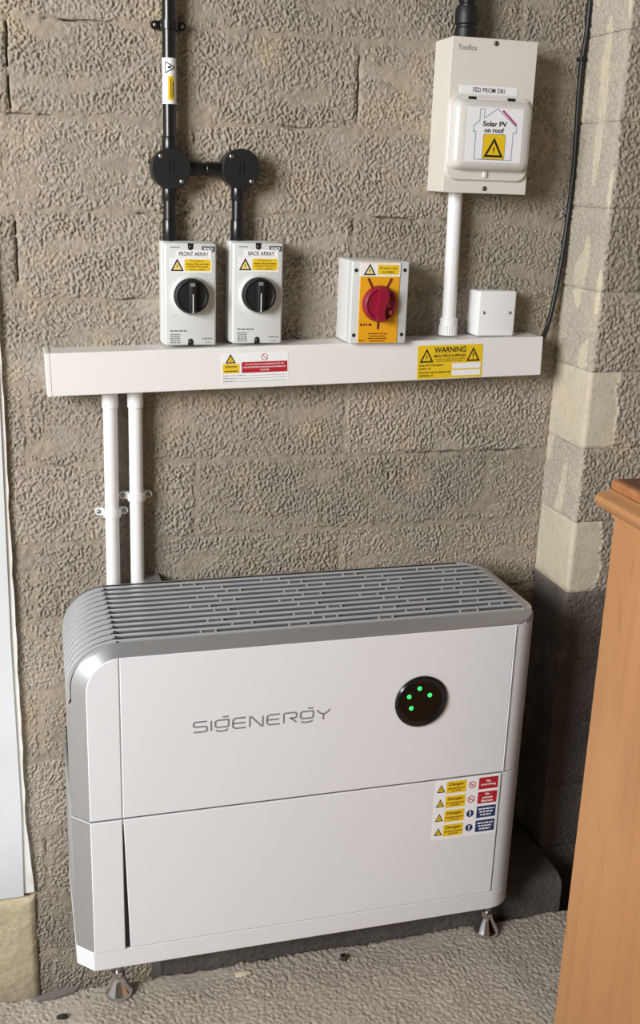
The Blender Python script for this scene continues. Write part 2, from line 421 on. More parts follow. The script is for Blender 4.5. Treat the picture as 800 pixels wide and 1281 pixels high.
# unseen garage shell added to cut ambient light: ceiling, two walls, left side open
bm = B(); box(bm, -3, 1.75, -4.6, .14, 2.35, 2.45); obj('ceiling', bm, mat('ceiling_board', '#6b665f', .9, noise=(5, '#5f5a53', .6)), kind='structure', label='dull grey garage ceiling, unseen, added to cut ambient light')
bm = B(); box(bm, 1.75, 1.85, -4.6, .14, -.3, 2.45); obj('wall_side', bm, BLOCK, kind='structure', label='unseen block side wall of the garage, added to cut ambient light')
bm = B(); box(bm, -3, 1.85, -4.7, -4.6, -.3, 2.45); obj('unseen_wall_front', bm, BLOCK, kind='structure', label='unseen block wall behind the viewer, added to shut out ambient light')
bm = B(); box(bm, -3, -.74, .0, .14, -.36, 2.35); box(bm, -.75, 1.75, .02, .14, 1.86, 2.35); obj('upper_wall', bm, MORTAR, wall)

# door board at the left edge, its painted edge and the stone below
dr = thing('door_1', (-.3, -.01, .022), 'white painted door board at the left edge of the wall', 'door'); del dr['category']; dr['kind'] = 'structure'
bm = B(); prism(bm, [(-.75, .023), (-.104, .027), (-.1005, .2), (-.102, .52), (-.098, .95), (-.098, 1.9-.75), (-.75, 1.15)], -.016, .0)
obj('door_leaf', bm, DOORP, dr)
bm = B()
rr = random.Random(3); pts_l = []; pts_r = []
for i in range(40):
    zz = .03+(1.15-.03)*i/39
    pts_l.append((-.1035, zz)); wdt = .0065+(.010 if zz < .16 else 0)*(1-zz/.16)+rr.uniform(-.0013, .0013)
    pts_r.append((-.1035+wdt+.004, zz))
prism(bm, pts_l+pts_r[::-1], -.0125, .003); obj('painted_edge', bm, FRAMEP, dr)
xs = np.arange(-.5, -.083, .004); zs = np.arange(-.3, .021, .004); X, Z = np.meshgrid(xs, zs)
e = sstep(1-np.minimum(.021-Z, -.083-X)/.012)
grid_mesh('trim_1', X, -.012-.003*pn(X/.05, Z/.04, 71)-.0012*pn(X/.01, Z/.01, 72)+.006*e, Z, SILL, None, (None, .02, None), kind='structure', label='pale weathered sill stone below the white door board')

# ------------------------------------------------------------------ battery unit
F = -.30; BK = -.05; ZT = .605; ZS = .344; ZB2 = .1135; ZB = .075; XR = .708; RR = .046; CH = .025
unit = thing('battery_storage_unit', (.34, -.17, 0), 'large white home battery unit with grey finned top standing on the floor', 'battery unit')
def plan(y):
    t = y-F; L_ = -min(t, CH)+.006*max(0, t-CH)/.225; T = ZT+min(t*.8, .015)
    R = XR
    if t < RR: R = XR-RR+math.sqrt(max(0, RR**2-(RR-t)**2))
    tb = BK-y
    if tb < RR: R = min(R, XR-RR+math.sqrt(max(0, RR**2-(RR-tb)**2)))
    return L_, R, T
ys = [F+RR*(1-math.cos(math.radians(a))) for a in range(0, 91, 9)]
ys = sorted(set([round(v, 5) for v in ys+[F+CH, F+.019]+[BK-RR*(1-math.cos(math.radians(a))) for a in range(0, 91, 15)]]))
AC = (.05, .553)
def section(y, z0, drop=0):
    L_, R, T = plan(y); T -= drop; L_ += drop; rx, rz = AC[0]-L_, T-AC[1]; pts = [(L_, z0)]
    for k in range(15):
        a = math.pi-math.pi/2*k/14; pts.append((AC[0]+rx*math.cos(a), AC[1]+rz*math.sin(a)))
    q = .006
    pts += [(min(.3, R-.05), T), (R-q, T), (R-q*.3, T-q*.3), (R, T-q), (R, z0)]
    return pts
def loft(bm, sects, mfun):
    rings = [[bm.verts.new((x, y, z)) for x, z in s] for y, s in sects]
    n = len(rings[0])
    for a, b in zip(rings, rings[1:]):
        for k in range(n):
            f = bm.faces.new((a[k], a[(k+1) % n], b[(k+1) % n], b[k])); c = f.calc_center_median(); f.material_index = mfun(c, k)
    for r in (rings[0], rings[-1]):
        f = bm.faces.new(r); f.material_index = mfun(f.calc_center_median(), -1)
bm = B()
YG0, YG1 = F+.019, BK-.004
def mf(c, k):
    if c.x > .655 and c.z < ZT-.0: return 1
    if YG0 <= c.y <= YG1 and k in (15, 16): return 2
    if YG0 <= c.y <= YG1 and 3 < k < 15: return 3
    return 0
loft(bm, [(y, section(y, ZS+.0012, .0075 if YG0+.0005 < y < YG1 else 0)) for y in sorted(ys+[YG0+.001, YG1-.001, YG1+.001])], mf)
obj('upper_housing', bm, [SILVER, WHITE, BLACKIN, PLATE], unit, smooth=True, angle=28)
bm = B()
P = [(plan(YG0)[0], YG0), (plan(F+CH)[0], F+CH), (plan(YG1)[0], YG1+.0005), (plan(YG1)[0]+.012, YG1+.0005), (plan(YG0)[0]+.012, YG0)]
a = [bm.verts.new((x_, y_, ZS+.0014)) for x_, y_ in P]; b = [bm.verts.new((x_+.0, y_, .527)) for x_, y_ in P]; c_ = [bm.verts.new((x_+.006, y_, .531)) for x_, y_ in P]
for q, w in ((a, b), (b, c_)):
    for k in range(5): bm.faces.new((q[k], q[(k+1) % 5], w[(k+1) % 5], w[k]))
bm.faces.new(a); bm.faces.new(c_); obj('side_cover', bm, SILVER, unit)
# lower housing and base: plan outline extruded
def plan_poly(off=0):
    out = [(0+off*.4, F+off), ]
    for k in range(11):
        a = math.radians(-90+9*k); out.append((XR-RR+(RR-off)*math.cos(a), F+RR+(RR-off)*math.sin(a)))
    for k in range(11):
        a = math.radians(9*k); out.append((XR-RR+(RR-off)*math.cos(a), BK-RR+(RR-off)*math.sin(a)))
    out += [(-CH+off, BK-off), (-CH+off, F+CH+off*.4)]
    return out
def vloft(bm, levels, mfun):
    rings = [[bm.verts.new((x, y, z)) for x, y in pl] for pl, z in levels]; n = len(rings[0])
    for a, b in zip(rings, rings[1:]):
        for k in range(n):
            f = bm.faces.new((a[k], a[(k+1) % n], b[(k+1) % n], b[k])); f.material_index = mfun(f.calc_center_median())
    for r in (rings[0], rings[-1]): bm.faces.new(r).material_index = mfun(Vector((0, 0, 0)))
bm = B(); vloft(bm, [(plan_poly(.0006), ZB2+.001), (plan_poly(0), ZB2+.0018), (plan_poly(0), ZS-.002), (plan_poly(.0008), ZS-.0008)], lambda c: 1 if c.x > .655 else 0)
obj('lower_housing', bm, [SILVER, WHITE], unit, smooth=True, angle=28)
bm = B(); vloft(bm, [(plan_poly(.016), ZB-.003), (plan_poly(.006), ZB), (plan_poly(.0), ZB+.006), (plan_poly(0), ZB2-.001), (plan_poly(.0008), ZB2)], lambda c: 0)
obj('base_plinth', bm, [WHITE], unit, smooth=True, angle=15)
bm = B(); vloft(bm, [(plan_poly(.004), ZB+.02), (plan_poly(.004), ZS+.03)], lambda c: 0); obj('inner_seam', bm, BLACKIN, unit)
# front panels
XP = .0485; XQ = .660
def arcpts(off=0):
    rx, rz = AC[0]-off, ZT-AC[1]-off
    return [(AC[0]+rx*math.cos(math.pi-math.pi/2*k/12), AC[1]+rz*math.sin(math.pi-math.pi/2*k/12)) for k in range(13)]
def bev_prism(bm, pts, y0, y1, e=.0012):
    c = Vector((sum(p[0] for p in pts)/len(pts), sum(p[1] for p in pts)/len(pts)))
    inn = []
    n = len(pts)
    for i in range(n):
        a, p, q = Vector(pts[i-1]), Vector(pts[i]), Vector(pts[(i+1) % n]); d1 = (p-a).normalized(); d2 = (q-p).normalized()
        nn = Vector((-(d1+d2).y, (d1+d2).x)).normalized(); k = max(.4, nn.dot(Vector((-d1.y, d1.x))))
        if nn.dot(c-p) < 0: nn = -nn
        inn.append(p+nn*e/k)
    A = [bm.verts.new((p.x, y0, p.y)) for p in inn]; Bv = [bm.verts.new((p[0], y0+e, p[1])) for p in pts]; Cv = [bm.verts.new((p[0], y1, p[1])) for p in pts]
    bm.faces.new(A); bm.faces.new(Cv[::-1])
    for k in range(n):
        j = (k+1) % n; bm.faces.new((A[k], Bv[k], Bv[j], A[j])); bm.faces.new((Bv[k], Cv[k], Cv[j], Bv[j]))
ap = [p for p in arcpts(.0005) if p[0] < XP-.0018]
bm = B(); bev_prism(bm, [(.0005, ZS+.0015)]+ap+[(XP-.0012, ZT-.0005), (XP-.0012, ZS+.0015)], F-.0014, F+.003); obj('upper_end_cap', bm, WHITE, unit)
bm = B(); bev_prism(bm, [(XP, ZS+.0015), (XP, ZT-.0005), (XQ, ZT-.0005), (XQ, ZS+.0015)], F-.0014, F+.003); up_panel = obj('upper_front_panel', bm, WHITE, unit)
bm = B(); bev_prism(bm, [(.0005, ZB2+.0005), (.0005, ZS-.0012), (XP-.0012, ZS-.0012), (XP-.0008, ZB2+.0005)], F-.0022, F+.003); obj('lower_end_cap', bm, WHITE, unit)
bm = B(); bev_prism(bm, [(XP+.0068, ZB2+.0015), (XP+.0004, ZS-.0012), (XQ, ZS-.0012), (XQ, ZB2+.0015)], F-.0014, F+.003); low_panel = obj('lower_front_panel', bm, WHITE, unit)
bm = B(); prism(bm, [(XP-.001, ZB2+.003), (XP-.001, ZS-.01), (XP+.0012, ZS-.01), (XP+.0066, ZB2+.003)], F-.0003, F+.002); obj('side_gap', bm, BLACKIN, unit)
# grille on top: long fins that wrap down over the left shoulder, a slotted plate between them
NF = 12; y_a, y_b = YG0+.006, YG1-.010
fy = [y_a+(y_b-y_a)*k/(NF-1) for k in range(NF)]
pin = B(); gpl = B()
T0 = ZT+.015
grille = None
def ribpath(y, lift):
    L_, R, T = plan(y); rx, rz = AC[0]-L_+lift, T-AC[1]+lift
    P = [(L_+.004, .523), (L_+.001-lift*.2, .530), (L_-lift, .538)]+[(AC[0]+rx*math.cos(math.pi-math.pi/2*k/16), AC[1]+rz*math.sin(math.pi-math.pi/2*k/16)) for k in range(17)]
    P += [(R-.024, T+lift), (R-.018, T+lift-.0005)]
    return P
def ribmesh(bm, y, w, lo, hi, x_from=None, x_to=None):
    A, Bq = ribpath(y, lo), ribpath(y, hi)
    if x_from is not None: 
        A = [(x_from, T0+lo), (x_to, T0+lo)]; Bq = [(x_from, T0+hi), (x_to, T0+hi)]
    n = len(A); v = [[bm.verts.new((p[0], yy, p[1])) for p in Q] for Q in (A, Bq) for yy in (y-w/2, y+w/2)]
    a0, a1, b0, b1 = v
    for i in range(n-1):
        for q in ((b0[i], b0[i+1], b1[i+1], b1[i]), (a0[i], a1[i], a1[i+1], a0[i+1]), (a0[i], a0[i+1], b0[i+1], b0[i]), (a1[i], b1[i], b1[i+1], a1[i+1])): bm.faces.new(q)
    for i in (0, n-1): bm.faces.new((a0[i], b0[i], b1[i], a1[i]))
pitch = fy[1]-fy[0]
for i in range(NF-1):
    y = (fy[i]+fy[i+1])/2; _, R, _ = plan(y)
    # plate segments between staggered slots, and the small bright pins at the slot ends
    s0 = .052+((i*5) % 7)*.012; xcur = .052; slot = True; k = 0
    cuts = [(.042, .05)]
    xx = .058+((i*3) % 5)*.017
    while xx < R-.05:
        ln = .112; cuts.append((xx+ln, xx+ln+.022+.008*((i+k) % 2))); xx += ln+.022+.008*((i+k) % 2); k += 1
    cuts.append((R-.034, R-.018))
    for a, b in cuts:
        b = min(b, R-.018)
        if b-a < .004: continue
        ribmesh(gpl, y, .0080, -.005, -.0010, a, b)
        if .06 < a < R-.06:
            box(pin, a-.0012, a+.0014, y-.0016, y+.0016, T0-.003, T0+.0009)
            box(pin, b-.0012, b+.0014, y-.0016, y+.0016, T0-.003, T0+.0009)
    for s_ in (-1, 1): ribmesh(gpl, y+s_*(.0040+(pitch/2-.0040)/2), pitch/2-.0040, -.005, -.0010, .045, R-.018)
    # the left shoulder between the fins is closed
    A = [p for p in ribpath(y, -.0035) if p[0] < .05]; Q = [gpl.verts.new((p[0], yy, p[1])) for yy in (y-pitch*.41, y+pitch*.41) for p in A]
    n = len(A)
    for q in range(n-1): gpl.faces.new((Q[q], Q[q+1], Q[n+q+1], Q[n+q]))
grille = obj('grille_plate', gpl, PLATE, unit, kind='stuff')
bm = B(); yr = [YG0+(YG1-YG0)*k/40 for k in range(41)]; Ra = []
for yy in yr:
    R_ = plan(yy)[1]; Ra.append([bm.verts.new(v) for v in ((R_-.019, yy, T0-.009), (R_-.019, yy, T0-.0002), (R_-.0175, yy, T0+.0008), (R_-.007, yy, T0+.0008), (R_-.004, yy, T0-.0005), (R_-.004, yy, T0-.009))])
for a, b in zip(Ra, Ra[1:]):
    for k in range(6): bm.faces.new((a[k], a[(k+1) % 6], b[(k+1) % 6], b[k]))
bm.faces.new(Ra[0]); bm.faces.new(Ra[-1]); obj('end_rim', bm, SILVER, grille, smooth=True)
for y in fy:
    bm = B(); ribmesh(bm, y, .0042, -.005, .0011); bmesh.ops.recalc_face_normals(bm, faces=bm.faces)
    obj('fin', bm, RIBM, grille)
obj('slot_pins', pin, RIBM, grille, kind='stuff')
bm = B(); box(bm, XP-.0018, XP-.0006, YG0, YG1, T0-.004, T0+.0008); obj('grille_joint', bm, BLACKIN, grille)
bm = B(); box(bm, XQ+.0002, XQ+.0022, F-.0022, F+.003, ZS+.0015, ZT-.001, .0006, 2); obj('edge_bead', bm, WHITE, unit)
# round display
bm = B(); lathe(bm, [(.0432, -.002), (.0432, .0025), (.0405, .0048), (.0335, .0030)], (.5095, F-.0014, .489), 'Y', 64, capped=False)
disp = obj('display_ring', bm, RING, unit, smooth=True)
bm = B(); lathe(bm, [(.034, -.001), (.034, .0026)], (.5095, F-.0014, .489), 'Y', 48); obj('display_glass', bm, GLASS, disp, smooth=True)
for lx, lz in ((.505, .5125), (.4885, .500), (.5225, .4995), (.493, .480)):
    bm = B(); lathe(bm, [(.0036, 0), (.0034, .0010), (.0020, .0016)], (lx, F-.0040, lz), 'Y', 16); obj('led', bm, LED, disp, smooth=True)
# raised grey lettering
LET = {
 'S': [[(1, 1), (.12, 1), (0, .9), (0, .62), (.12, .52), (.88, .52), (1, .42), (1, .12), (.88, 0), (0, 0)]],
 'I': [[(0, 1), (0, 0)]],
 'G': [[(.98, .98), (.16, .98), (0, .84), (0, .42), (.14, .28), (.9, .28), (1, .38), (1, 1.0)], [(.06, .03), (.2, -.1), (.5, -.13), (.8, -.1), (.96, .03)], [(.56, 1.28), (1.0, 1.28)]],
 'E': [[(1, 1), (.22, 1), (.04, .86), (0, .5), (.04, .14), (.22, 0), (1, 0)], [(.02, .5), (.95, .5)]],
 'N': [[(0, 0), (0, 1), (.12, 1), (.88, 0), (1, 0), (1, 1)]],
 'R': [[(0, 0), (0, .9), (.1, 1), (.88, 1), (1, .88), (1, .58), (.88, .46), (.45, .46)], [(.55, .46), (1, 0)]],
 'Y': [[(0, 1), (.12, .78), (.38, .58), (.62, .58), (.88, .78), (1, 1)], [(.5, .56), (.5, 0)]]}
bm = B(); xx = .1535; zl = .4755; hh = .0165
for ch in 'SIGENERGY':
    w = .0 if ch == 'I' else .0198
    for pl in LET[ch]: stroke(bm, [(xx+px*w, zl+pz*hh) for px, pz in pl], .0023, F-.0019, F-.0012)
    xx += w+.0062
obj('lettering', bm, LOGO, up_panel)
# safety stickers by the right edge of the lower panel
bm = B(); prism(bm, rrect(.544, .6565, .232, .3415, .001), F-.0016, F-.0013); stk = obj('sticker_sheet', bm, PAPER, unit)
ysf = F-.0016
for r in range(4):
    zt = .3392-.0267*r; zb = zt-.0218
    bm = B(); box(bm, .5640-.0002*r, .5985, ysf-.0001, ysf, zb, zt); obj('danger_panel', bm, YEL, stk)
    bm = B(); text(bm, 'Danger', .5812, zt-.0062, .027, .0068, ysf-.00025, .03); dashes(bm, .566, .5965, zt-.0135, .0019, ysf-.0002, r); dashes(bm, .573, .590, zt-.0176, .0019, ysf-.0002, r+9); obj('lettering', bm, mat('ink_brown', '#6a5210', .6), stk)
    warn_triangle(stk, .5548, zt-.0185, .0135, .0135, ysf)
    rm = SRED if r < 2 else SBLUE
    bm = B(); box(bm, .6205, .6545, ysf-.0001, ysf, zb, zt); obj('notice_panel', bm, rm, stk)
    bm = B(); mx = .6375
    if r == 0: text(bm, 'No', mx, zt-.0068, .008, .0045, ysf-.0002, .03); text(bm, 'smoking', mx, zt-.0135, .026, .0048, ysf-.0002, .03)
    elif r == 1: text(bm, 'No', mx, zt-.0045, .008, .0042, ysf-.0002, .03); text(bm, 'naked', mx, zt-.0108, .018, .0042, ysf-.0002, .03); text(bm, 'flames', mx, zt-.0168, .021, .0042, ysf-.0002, .03)
    else:
        for q in range(3): dashes(bm, mx-.014+.002*q, mx+.014-.002*q, zt-.0055-.0055*q, .0026, ysf-.0002, r*5+q)
    obj('lettering', bm, PAPER, stk)
    cz = zt-.0113; cxx = .6092
    if r < 2:
        bm = B(); stroke(bm, [(cxx+.0058*math.cos(a*math.pi/12), cz+.0058*math.sin(a*math.pi/12)) for a in range(24)], .0014, ysf-.0001, ysf, True); stroke(bm, [(cxx-.004, cz+.004), (cxx+.004, cz-.004)], .0013, ysf-.0001, ysf); obj('prohibition_sign', bm, SRED, stk)
        bm = B(); box(bm, cxx-.0035, cxx+.0035, ysf-.00005, ysf+.00005, cz-.0012, cz+.0004); obj('symbol', bm, INKG, stk)
    else:
        bm = B(); lathe(bm, [(.0066, 0), (.0066, .0001)], (cxx, ysf, cz), 'Y', 24); obj('mandatory_sign', bm, SBLUE, stk)
        bm = B(); box(bm, cxx-.0011, cxx+.0011, ysf-.0002, ysf-.0001, cz-.001, cz+.0045); box(bm, cxx-.0011, cxx+.0011, ysf-.0002, ysf-.0001, cz-.0042, cz-.0022); obj('symbol', bm, PAPER, stk)
# feet
for (fx, fyy, z0) in ((.0385, -.262, 0), (.678, -.262, 0), (.14, -.10, .064), (.66, -.10, .064)):
    bm = B()
    if z0 == 0:
        lathe(bm, [(.020, 0), (.0222, .0015), (.0222, .006), (.0205, .009), (.0105, .030), (.0095, .034)], (fx, fyy, z0), 'Z', 40)
        ft = obj('foot', bm, CHROME, unit, smooth=True)
        bm = B(); lathe(bm, [(.0098, .034), (.0105, .036), (.0105, .043), (.0098, .045)], (fx, fyy, 0), 'Z', 6); obj('lock_nut', bm, CHROME, ft)
        bm = B(); lathe(bm, [(.0058, .045), (.0058, ZB+.004)], (fx, fyy, 0), 'Z', 20); obj('stem', bm, STEEL, ft, smooth=True)
    else:
        lathe(bm, [(.016, 0), (.016, .004), (.007, .007), (.007, ZB-z0+.002)], (fx, fyy, z0), 'Z', 24); obj('foot', bm, CHROME, unit, smooth=True)
bm = B(); box(bm, .112, .142, -.052, .004, .585, .618, .001); obj('wall_bracket', bm, SILVER, unit)

# kerb block in the gap, under the unit's back
xs_ = np.linspace(.118, .838, 190)
prof = [(-.232, -.26)]+[(-.232, -.1), (-.232, .03), (-.231, .046), (-.226, .056), (-.216, .0618), (-.2, .0635)]+[(-.2+.0137*k, .0638) for k in range(1, 13)]+[(-.03, .055), (-.028, -.26)]
PYv = np.array([p[0] for p in prof]); PZv = np.array([p[1] for p in prof]); X, I = np.meshgrid(xs_, np.arange(len(prof)))
Yk = PYv[I]+.0015*pn(X/.02, I*.7, 81)*np.where((I > 1), 1, 0); Zk = PZv[I]+.0012*pn(X/.018, I*.9, 82)*np.where((I > 1) & (I < len(prof)-2), 1, 0)
bm = B(); cols = [[bm.verts.new((X[r, c], Yk[r, c], Zk[r, c])) for r in range(X.shape[0])] for c in range(X.shape[1])]
for a, b in zip(cols, cols[1:]):
    for r in range(len(a)): bm.faces.new((a[r], b[r], b[(r+1) % len(a)], a[(r+1) % len(a)]))
bm.faces.new(cols[0]); bm.faces.new(cols[-1]); ke = obj('kerb_stone', bm, KERB, smooth=True, angle=40)
ke['label'] = 'grey concrete kerb block lying behind the right foot of the battery unit'; ke['category'] = 'kerb'

# ------------------------------------------------------------------ trunking (its own tilted frame)
TL = .81; TH = .0635; TD = .066; tilt = -.0265
trk = thing('cable_trunking', (-.025, 0, .9345), 'long white plastic cable trunking running level across the block wall', 'trunking', rot=(0, tilt, 0))
bm = B(); box(bm, 0, TL, -TD+.005, -.001, 0, TH, .0012); obj('channel', bm, PVC, trk, local=True)
bm = B(); box(bm, -.0006, TL+.0006, -TD, -TD+.007, -.0008, TH+.0008, .0015, 3); obj('lid', bm, PVC, trk, local=True)
bm = B(); box(bm, -.003, .004, -TD-.0006, -.001, -.0012, TH+.0012, .001); obj('end_cap', bm, PVC, trk, local=True)
yl = -TD
bm = B(); prism(bm, rrect(.2615, .3690, .0095, .0545, .0008), yl-.0003, yl+.001); s1 = obj('dual_supply_sticker', bm, PAPER, trk, local=True)
y1 = yl-.0003
warn_triangle(s1, .2765, .0395, .0155, .0135, y1, local=True)
bm = B(); box(bm, .264, .2905, y1-.0001, y1, .0235, .0385); obj('warning_panel', bm, YEL, s1, local=True)
bm = B(); text(bm, 'Warning', .2772, .0335, .019, .0052, y1-.0002, .02); dashes(bm, .267, .288, .0268, .002, y1-.0002, 3); obj('lettering', bm, INK, s1, local=True)
bm = B(); box(bm, .294, .3675, y1-.0001, y1, .0235, .0405); obj('notice_panel', bm, SRED, s1, local=True)
bm = B()
for q, t in enumerate(('DO NOT WORK ON THIS EQUIPMENT UNTIL IT IS', 'ISOLATED FROM BOTH MAINS AND ON-SITE GENERATION', 'SUPPLIES. DO NOT CARRY OUT ANY WORK UNTIL SAFE')[:2]): text(bm, t, .3307, .0365-.0045*q, .062+.006*q, .0024, y1-.0002, .02)
text(bm, 'SUPPLIES', .3307, .0275, .014, .0024, y1-.0002, .02)
obj('lettering', bm, PAPER, s1, local=True)
bm = B(); stroke(bm, [(.331+.0048*math.cos(a*math.pi/12), .0475+.0048*math.sin(a*math.pi/12)) for a in range(24)], .001, y1-.0001, y1, True); stroke(bm, [(.3276, .0509), (.3344, .0441)], .001, y1-.0001, y1); obj('prohibition_sign', bm, SRED, s1, local=True)
bm = B()
for q, (t, w) in enumerate((('Isolate mains supply at', .036), ('Isolate generator at', .029), ('Isolate other at', .022))):
    zq = .0198-.0042*q; text(bm, t, .264, zq, w, .0021, y1-.0002, .015, 'L'); box(bm, .265+w, .366, y1-.0002, y1-.0001, zq-.0010, zq-.0006)
obj('lettering', bm, INK, s1, local=True)
bm = B(); prism(bm, rrect(.5865, .7015, .0010, .0560, .001), yl-.0003, yl+.001); s2 = obj('warning_sticker', bm, YEL, trk, local=True)
warn_triangle(s2, .6025, .0285, .0225, .0215, y1, local=True); warn_triangle(s2, .6845, .0285, .0225, .0215, y1, local=True, sym='bang')
bm = B(); text(bm, 'WARNING', .6435, .0482, .056, .0095, y1-.0001, .025); text(bm, 'MULTIPLE SUPPLIES', .6435, .0382, .056, .0046, y1-.0001, .03)
text(bm, 'ISOLATE ALL ELECTRICAL SUPPLIES', .6435, .0328, .054, .0022, y1-.0001, .02); text(bm, 'BEFORE CARRYING OUT WORK', .6435, .0294, .046, .0022, y1-.0001, .02)
text(bm, 'ISOLATE THE MAINS', .590, .0232, .042, .0032, y1-.0001, .03, 'L'); text(bm, 'SUPPLY AT', .590, .0178, .021, .0032, y1-.0001, .03, 'L')
text(bm, 'ISOLATE THE ALTERNATIVE', .590, .0115, .055, .0032, y1-.0001, .03, 'L'); text(bm, 'SUPPLIES AT', .590, .0062, .025, .0032, y1-.0001, .03, 'L'); obj('lettering', bm, INK, s2, local=True)
for zq in (.0164, .0048):
    bm = B(); box(bm, .6475, .6985, y1-.0001, y1, zq, zq+.0092); obj('blank_field', bm, PAPER, s2, local=True)

# ------------------------------------------------------------------ rotary isolators
def array_isolator(x0, z0, words, w, label):
    W_, H_, D_ = .0795, .154, .055
    t = thing('rotary_isolator', (x0+W_/2, 0, z0), label, 'isolator', 'grey rotary isolators on the trunking')
    bm = B(); box(bm, x0-.0015, x0+W_+.0005, -.036, -.004, z0-.001, z0+H_+.001, .004, 3); obj('back_box', bm, GREY2, t, smooth=True)
    bm = B(); box(bm, x0, x0+W_, -D_, -.034, z0, z0+H_, .0035, 3); obj('cover', bm, GREY, t, smooth=True)
    y = -D_; cx = x0+W_/2
    for zz, s in ((z0+H_, -1), (z0, 1)):
        bm = B(); pr = [(cx-.0042, zz+s*.0005), (cx-.0042, zz+s*.0065)]+[(cx+.0042*math.cos(a), zz+s*(.0065+.0042*math.sin(a))) for a in [math.pi-math.pi*k/8 for k in range(9)]]+[(cx+.0042, zz+s*.0005)]
        prism(bm, pr, y-.0003, y+.004); obj('screw_recess', bm, BLACKR, t)
        bm = B(); screw(bm, cx, y-.0003, zz+s*.006, .0028); obj('screw', bm, mat('dark_screw', '#4a4a48', .4, .8), t)
    bm = B(); box(bm, x0+.057, x0+.0765, y-.0003, y+.0004, z0+H_-.0125, z0+H_-.0045); lg = obj('maker_plate', bm, mat('maker_grey', '#55595a', .5), t)
    bm = B(); text(bm, 'IMO', x0+.0668, z0+H_-.0085, .0135, .0046, y-.0005, .02); obj('lettering', bm, PAPER, lg)
    bm = B(); prism(bm, rrect(x0+.0175, x0+.0715, z0+.1325, z0+.1435, .0006), y-.0005, y+.0004); nl = obj('name_label', bm, PAPER, t)
    bm = B(); text(bm, words, x0+.0445, z0+.138, w, .0063, y-.0007, .008); obj('lettering', bm, INK, nl)
    bm = B(); prism(bm, rrect(x0+.0085, x0+.0725, z0+.1105, z0+.132, .0006), y-.0004, y+.0004); wl = obj('warning_label', bm, PAPER, t)
    yq = y-.0004; warn_triangle(wl, x0+.0195, z0+.1128, .0185, .0172, yq, mat('pale_yellow', '#ecd67a', .5))
    bm = B(); prism(bm, rrect(x0+.0305, x0+.0705, z0+.1128, z0+.1302, .0018), yq-.0001, yq); obj('warning_panel', bm, YEL, wl)
    bm = B()
    for q, (s, ww) in enumerate((('PV array d.c.', .021), ('isolator. Box terminals', .034), ('contain live parts', .032), ('during daylight', .026))): text(bm, s, x0+.0505, z0+.1275-.0042*q, ww, .0028, yq-.0002, .02)
    obj('lettering', bm, INK, wl)
    kx, kz = x0+.0395, z0+.0765
    bm = B(); lathe(bm, [(.0290, -.001), (.0288, .006), (.0272, .0085)], (kx-.0005, y, kz), 'Y', 48); dial = obj('dial_collar', bm, GREY2, t, smooth=True)
    bm = B(); lathe(bm, [(.0268, .007), (.0268, .013), (.0255, .0165), (.0225, .0175), (.0205, .0155)], (kx, y, kz), 'Y', 48); kn = obj('knob', bm, BLACKR, t, smooth=True)
    bm = B(); box(bm, kx-.0055, kx+.0055, y-.026, y-.014, kz-.0235, kz+.0215, .0025, 2); obj('grip', bm, BLACKR, kn, smooth=True)
    bm = B(); box(bm, kx-.0006, kx+.0006, y-.0265, y-.0255, kz-.024, kz+.004); obj('pointer_line', bm, PAPER, kn)
    bm = B(); box(bm, kx-.004, kx+.003, y-.0265, y-.0255, kz+.0155, kz+.0205); obj('window', bm, INKG, kn)
    bm = B(); dashes(bm, x0+.008, x0+.034, z0+.0225, .0022, y-.0001, 5); 
    for q in range(5): dashes(bm, x0+.0085, x0+.024, z0+.017-.0031*q, .0018, y-.0001, q+20)
    dashes(bm, x0+.058, x0+.0735, z0+.0105, .0022, y-.0001, 8); dashes(bm, x0+.062, x0+.070, z0+.005, .0014, y-.0001, 9); dashes(bm, x0+.010, x0+.024, z0+H_-.0065, .0018, y-.0001, 4)
    dashes(bm, x0+.0125, x0+.015, z0+.046, .0022, y-.0001, 4)
    obj('small_print', bm, INKG, t, kind='stuff')
    return t
array_isolator(.150, .9345+.0635+.0052+.0045, 'FRONT ARRAY', .0445, 'grey rotary isolator with black knob marked FRONT ARRAY')
array_isolator(.2545, .9345+.0635+.0075+.0045, 'BACK ARRAY', .041, 'grey rotary isolator with black knob marked BACK ARRAY')

# red and yellow AC isolator
x0, x1, z0, z1, D_ = .438, .5325, 1.0125, 1.141, .080
t = thing('red_knob_isolator', ((x0+x1)/2, 0, z0), 'grey switch box with red knob on a yellow plate', 'isolator')
bm = B(); box(bm, x0, x1, -.062, -.004, z0, z1, .0025, 3); obj('back_box', bm, GREY2, t, smooth=True)
bm = B(); box(bm, x0, x1, -D_, -.0605, z0, z1, .002, 3); obj('cover', bm, GREY, t, smooth=True)
y = -D_
bm = B(); box(bm, .4515, .5170, y-.0012, y+.001, z0+.001, z1-.0015, .0004, 1); pl = obj('yellow_plate', bm, ORANGE, t)
bm = B(); box(bm, .4515, .5170, y-.0016, y-.0008, 1.1175, 1.1385); wl = obj('warning_label', bm, PAPER, t)
yq = y-.0016; warn_triangle(wl, .4665, 1.1198, .0185, .0165, yq, mat('pale_yellow2', '#e9d98c', .5))
bm = B(); box(bm, .4795, .5150, yq-.0001, yq, 1.1205, 1.1355); obj('warning_panel', bm, YEL, wl)
bm = B(); text(bm, 'PV system - main', .4972, 1.1302, .028, .0034, yq-.0002, .02); text(bm, 'a.c. isolator', .4972, 1.1250, .020, .0034, yq-.0002, .02); obj('lettering', bm, INK, wl)
kx, kz, yk = .4845, 1.0755, y-.0012
DKR = mat('mark_dark_red', '#6d2a12', .5)
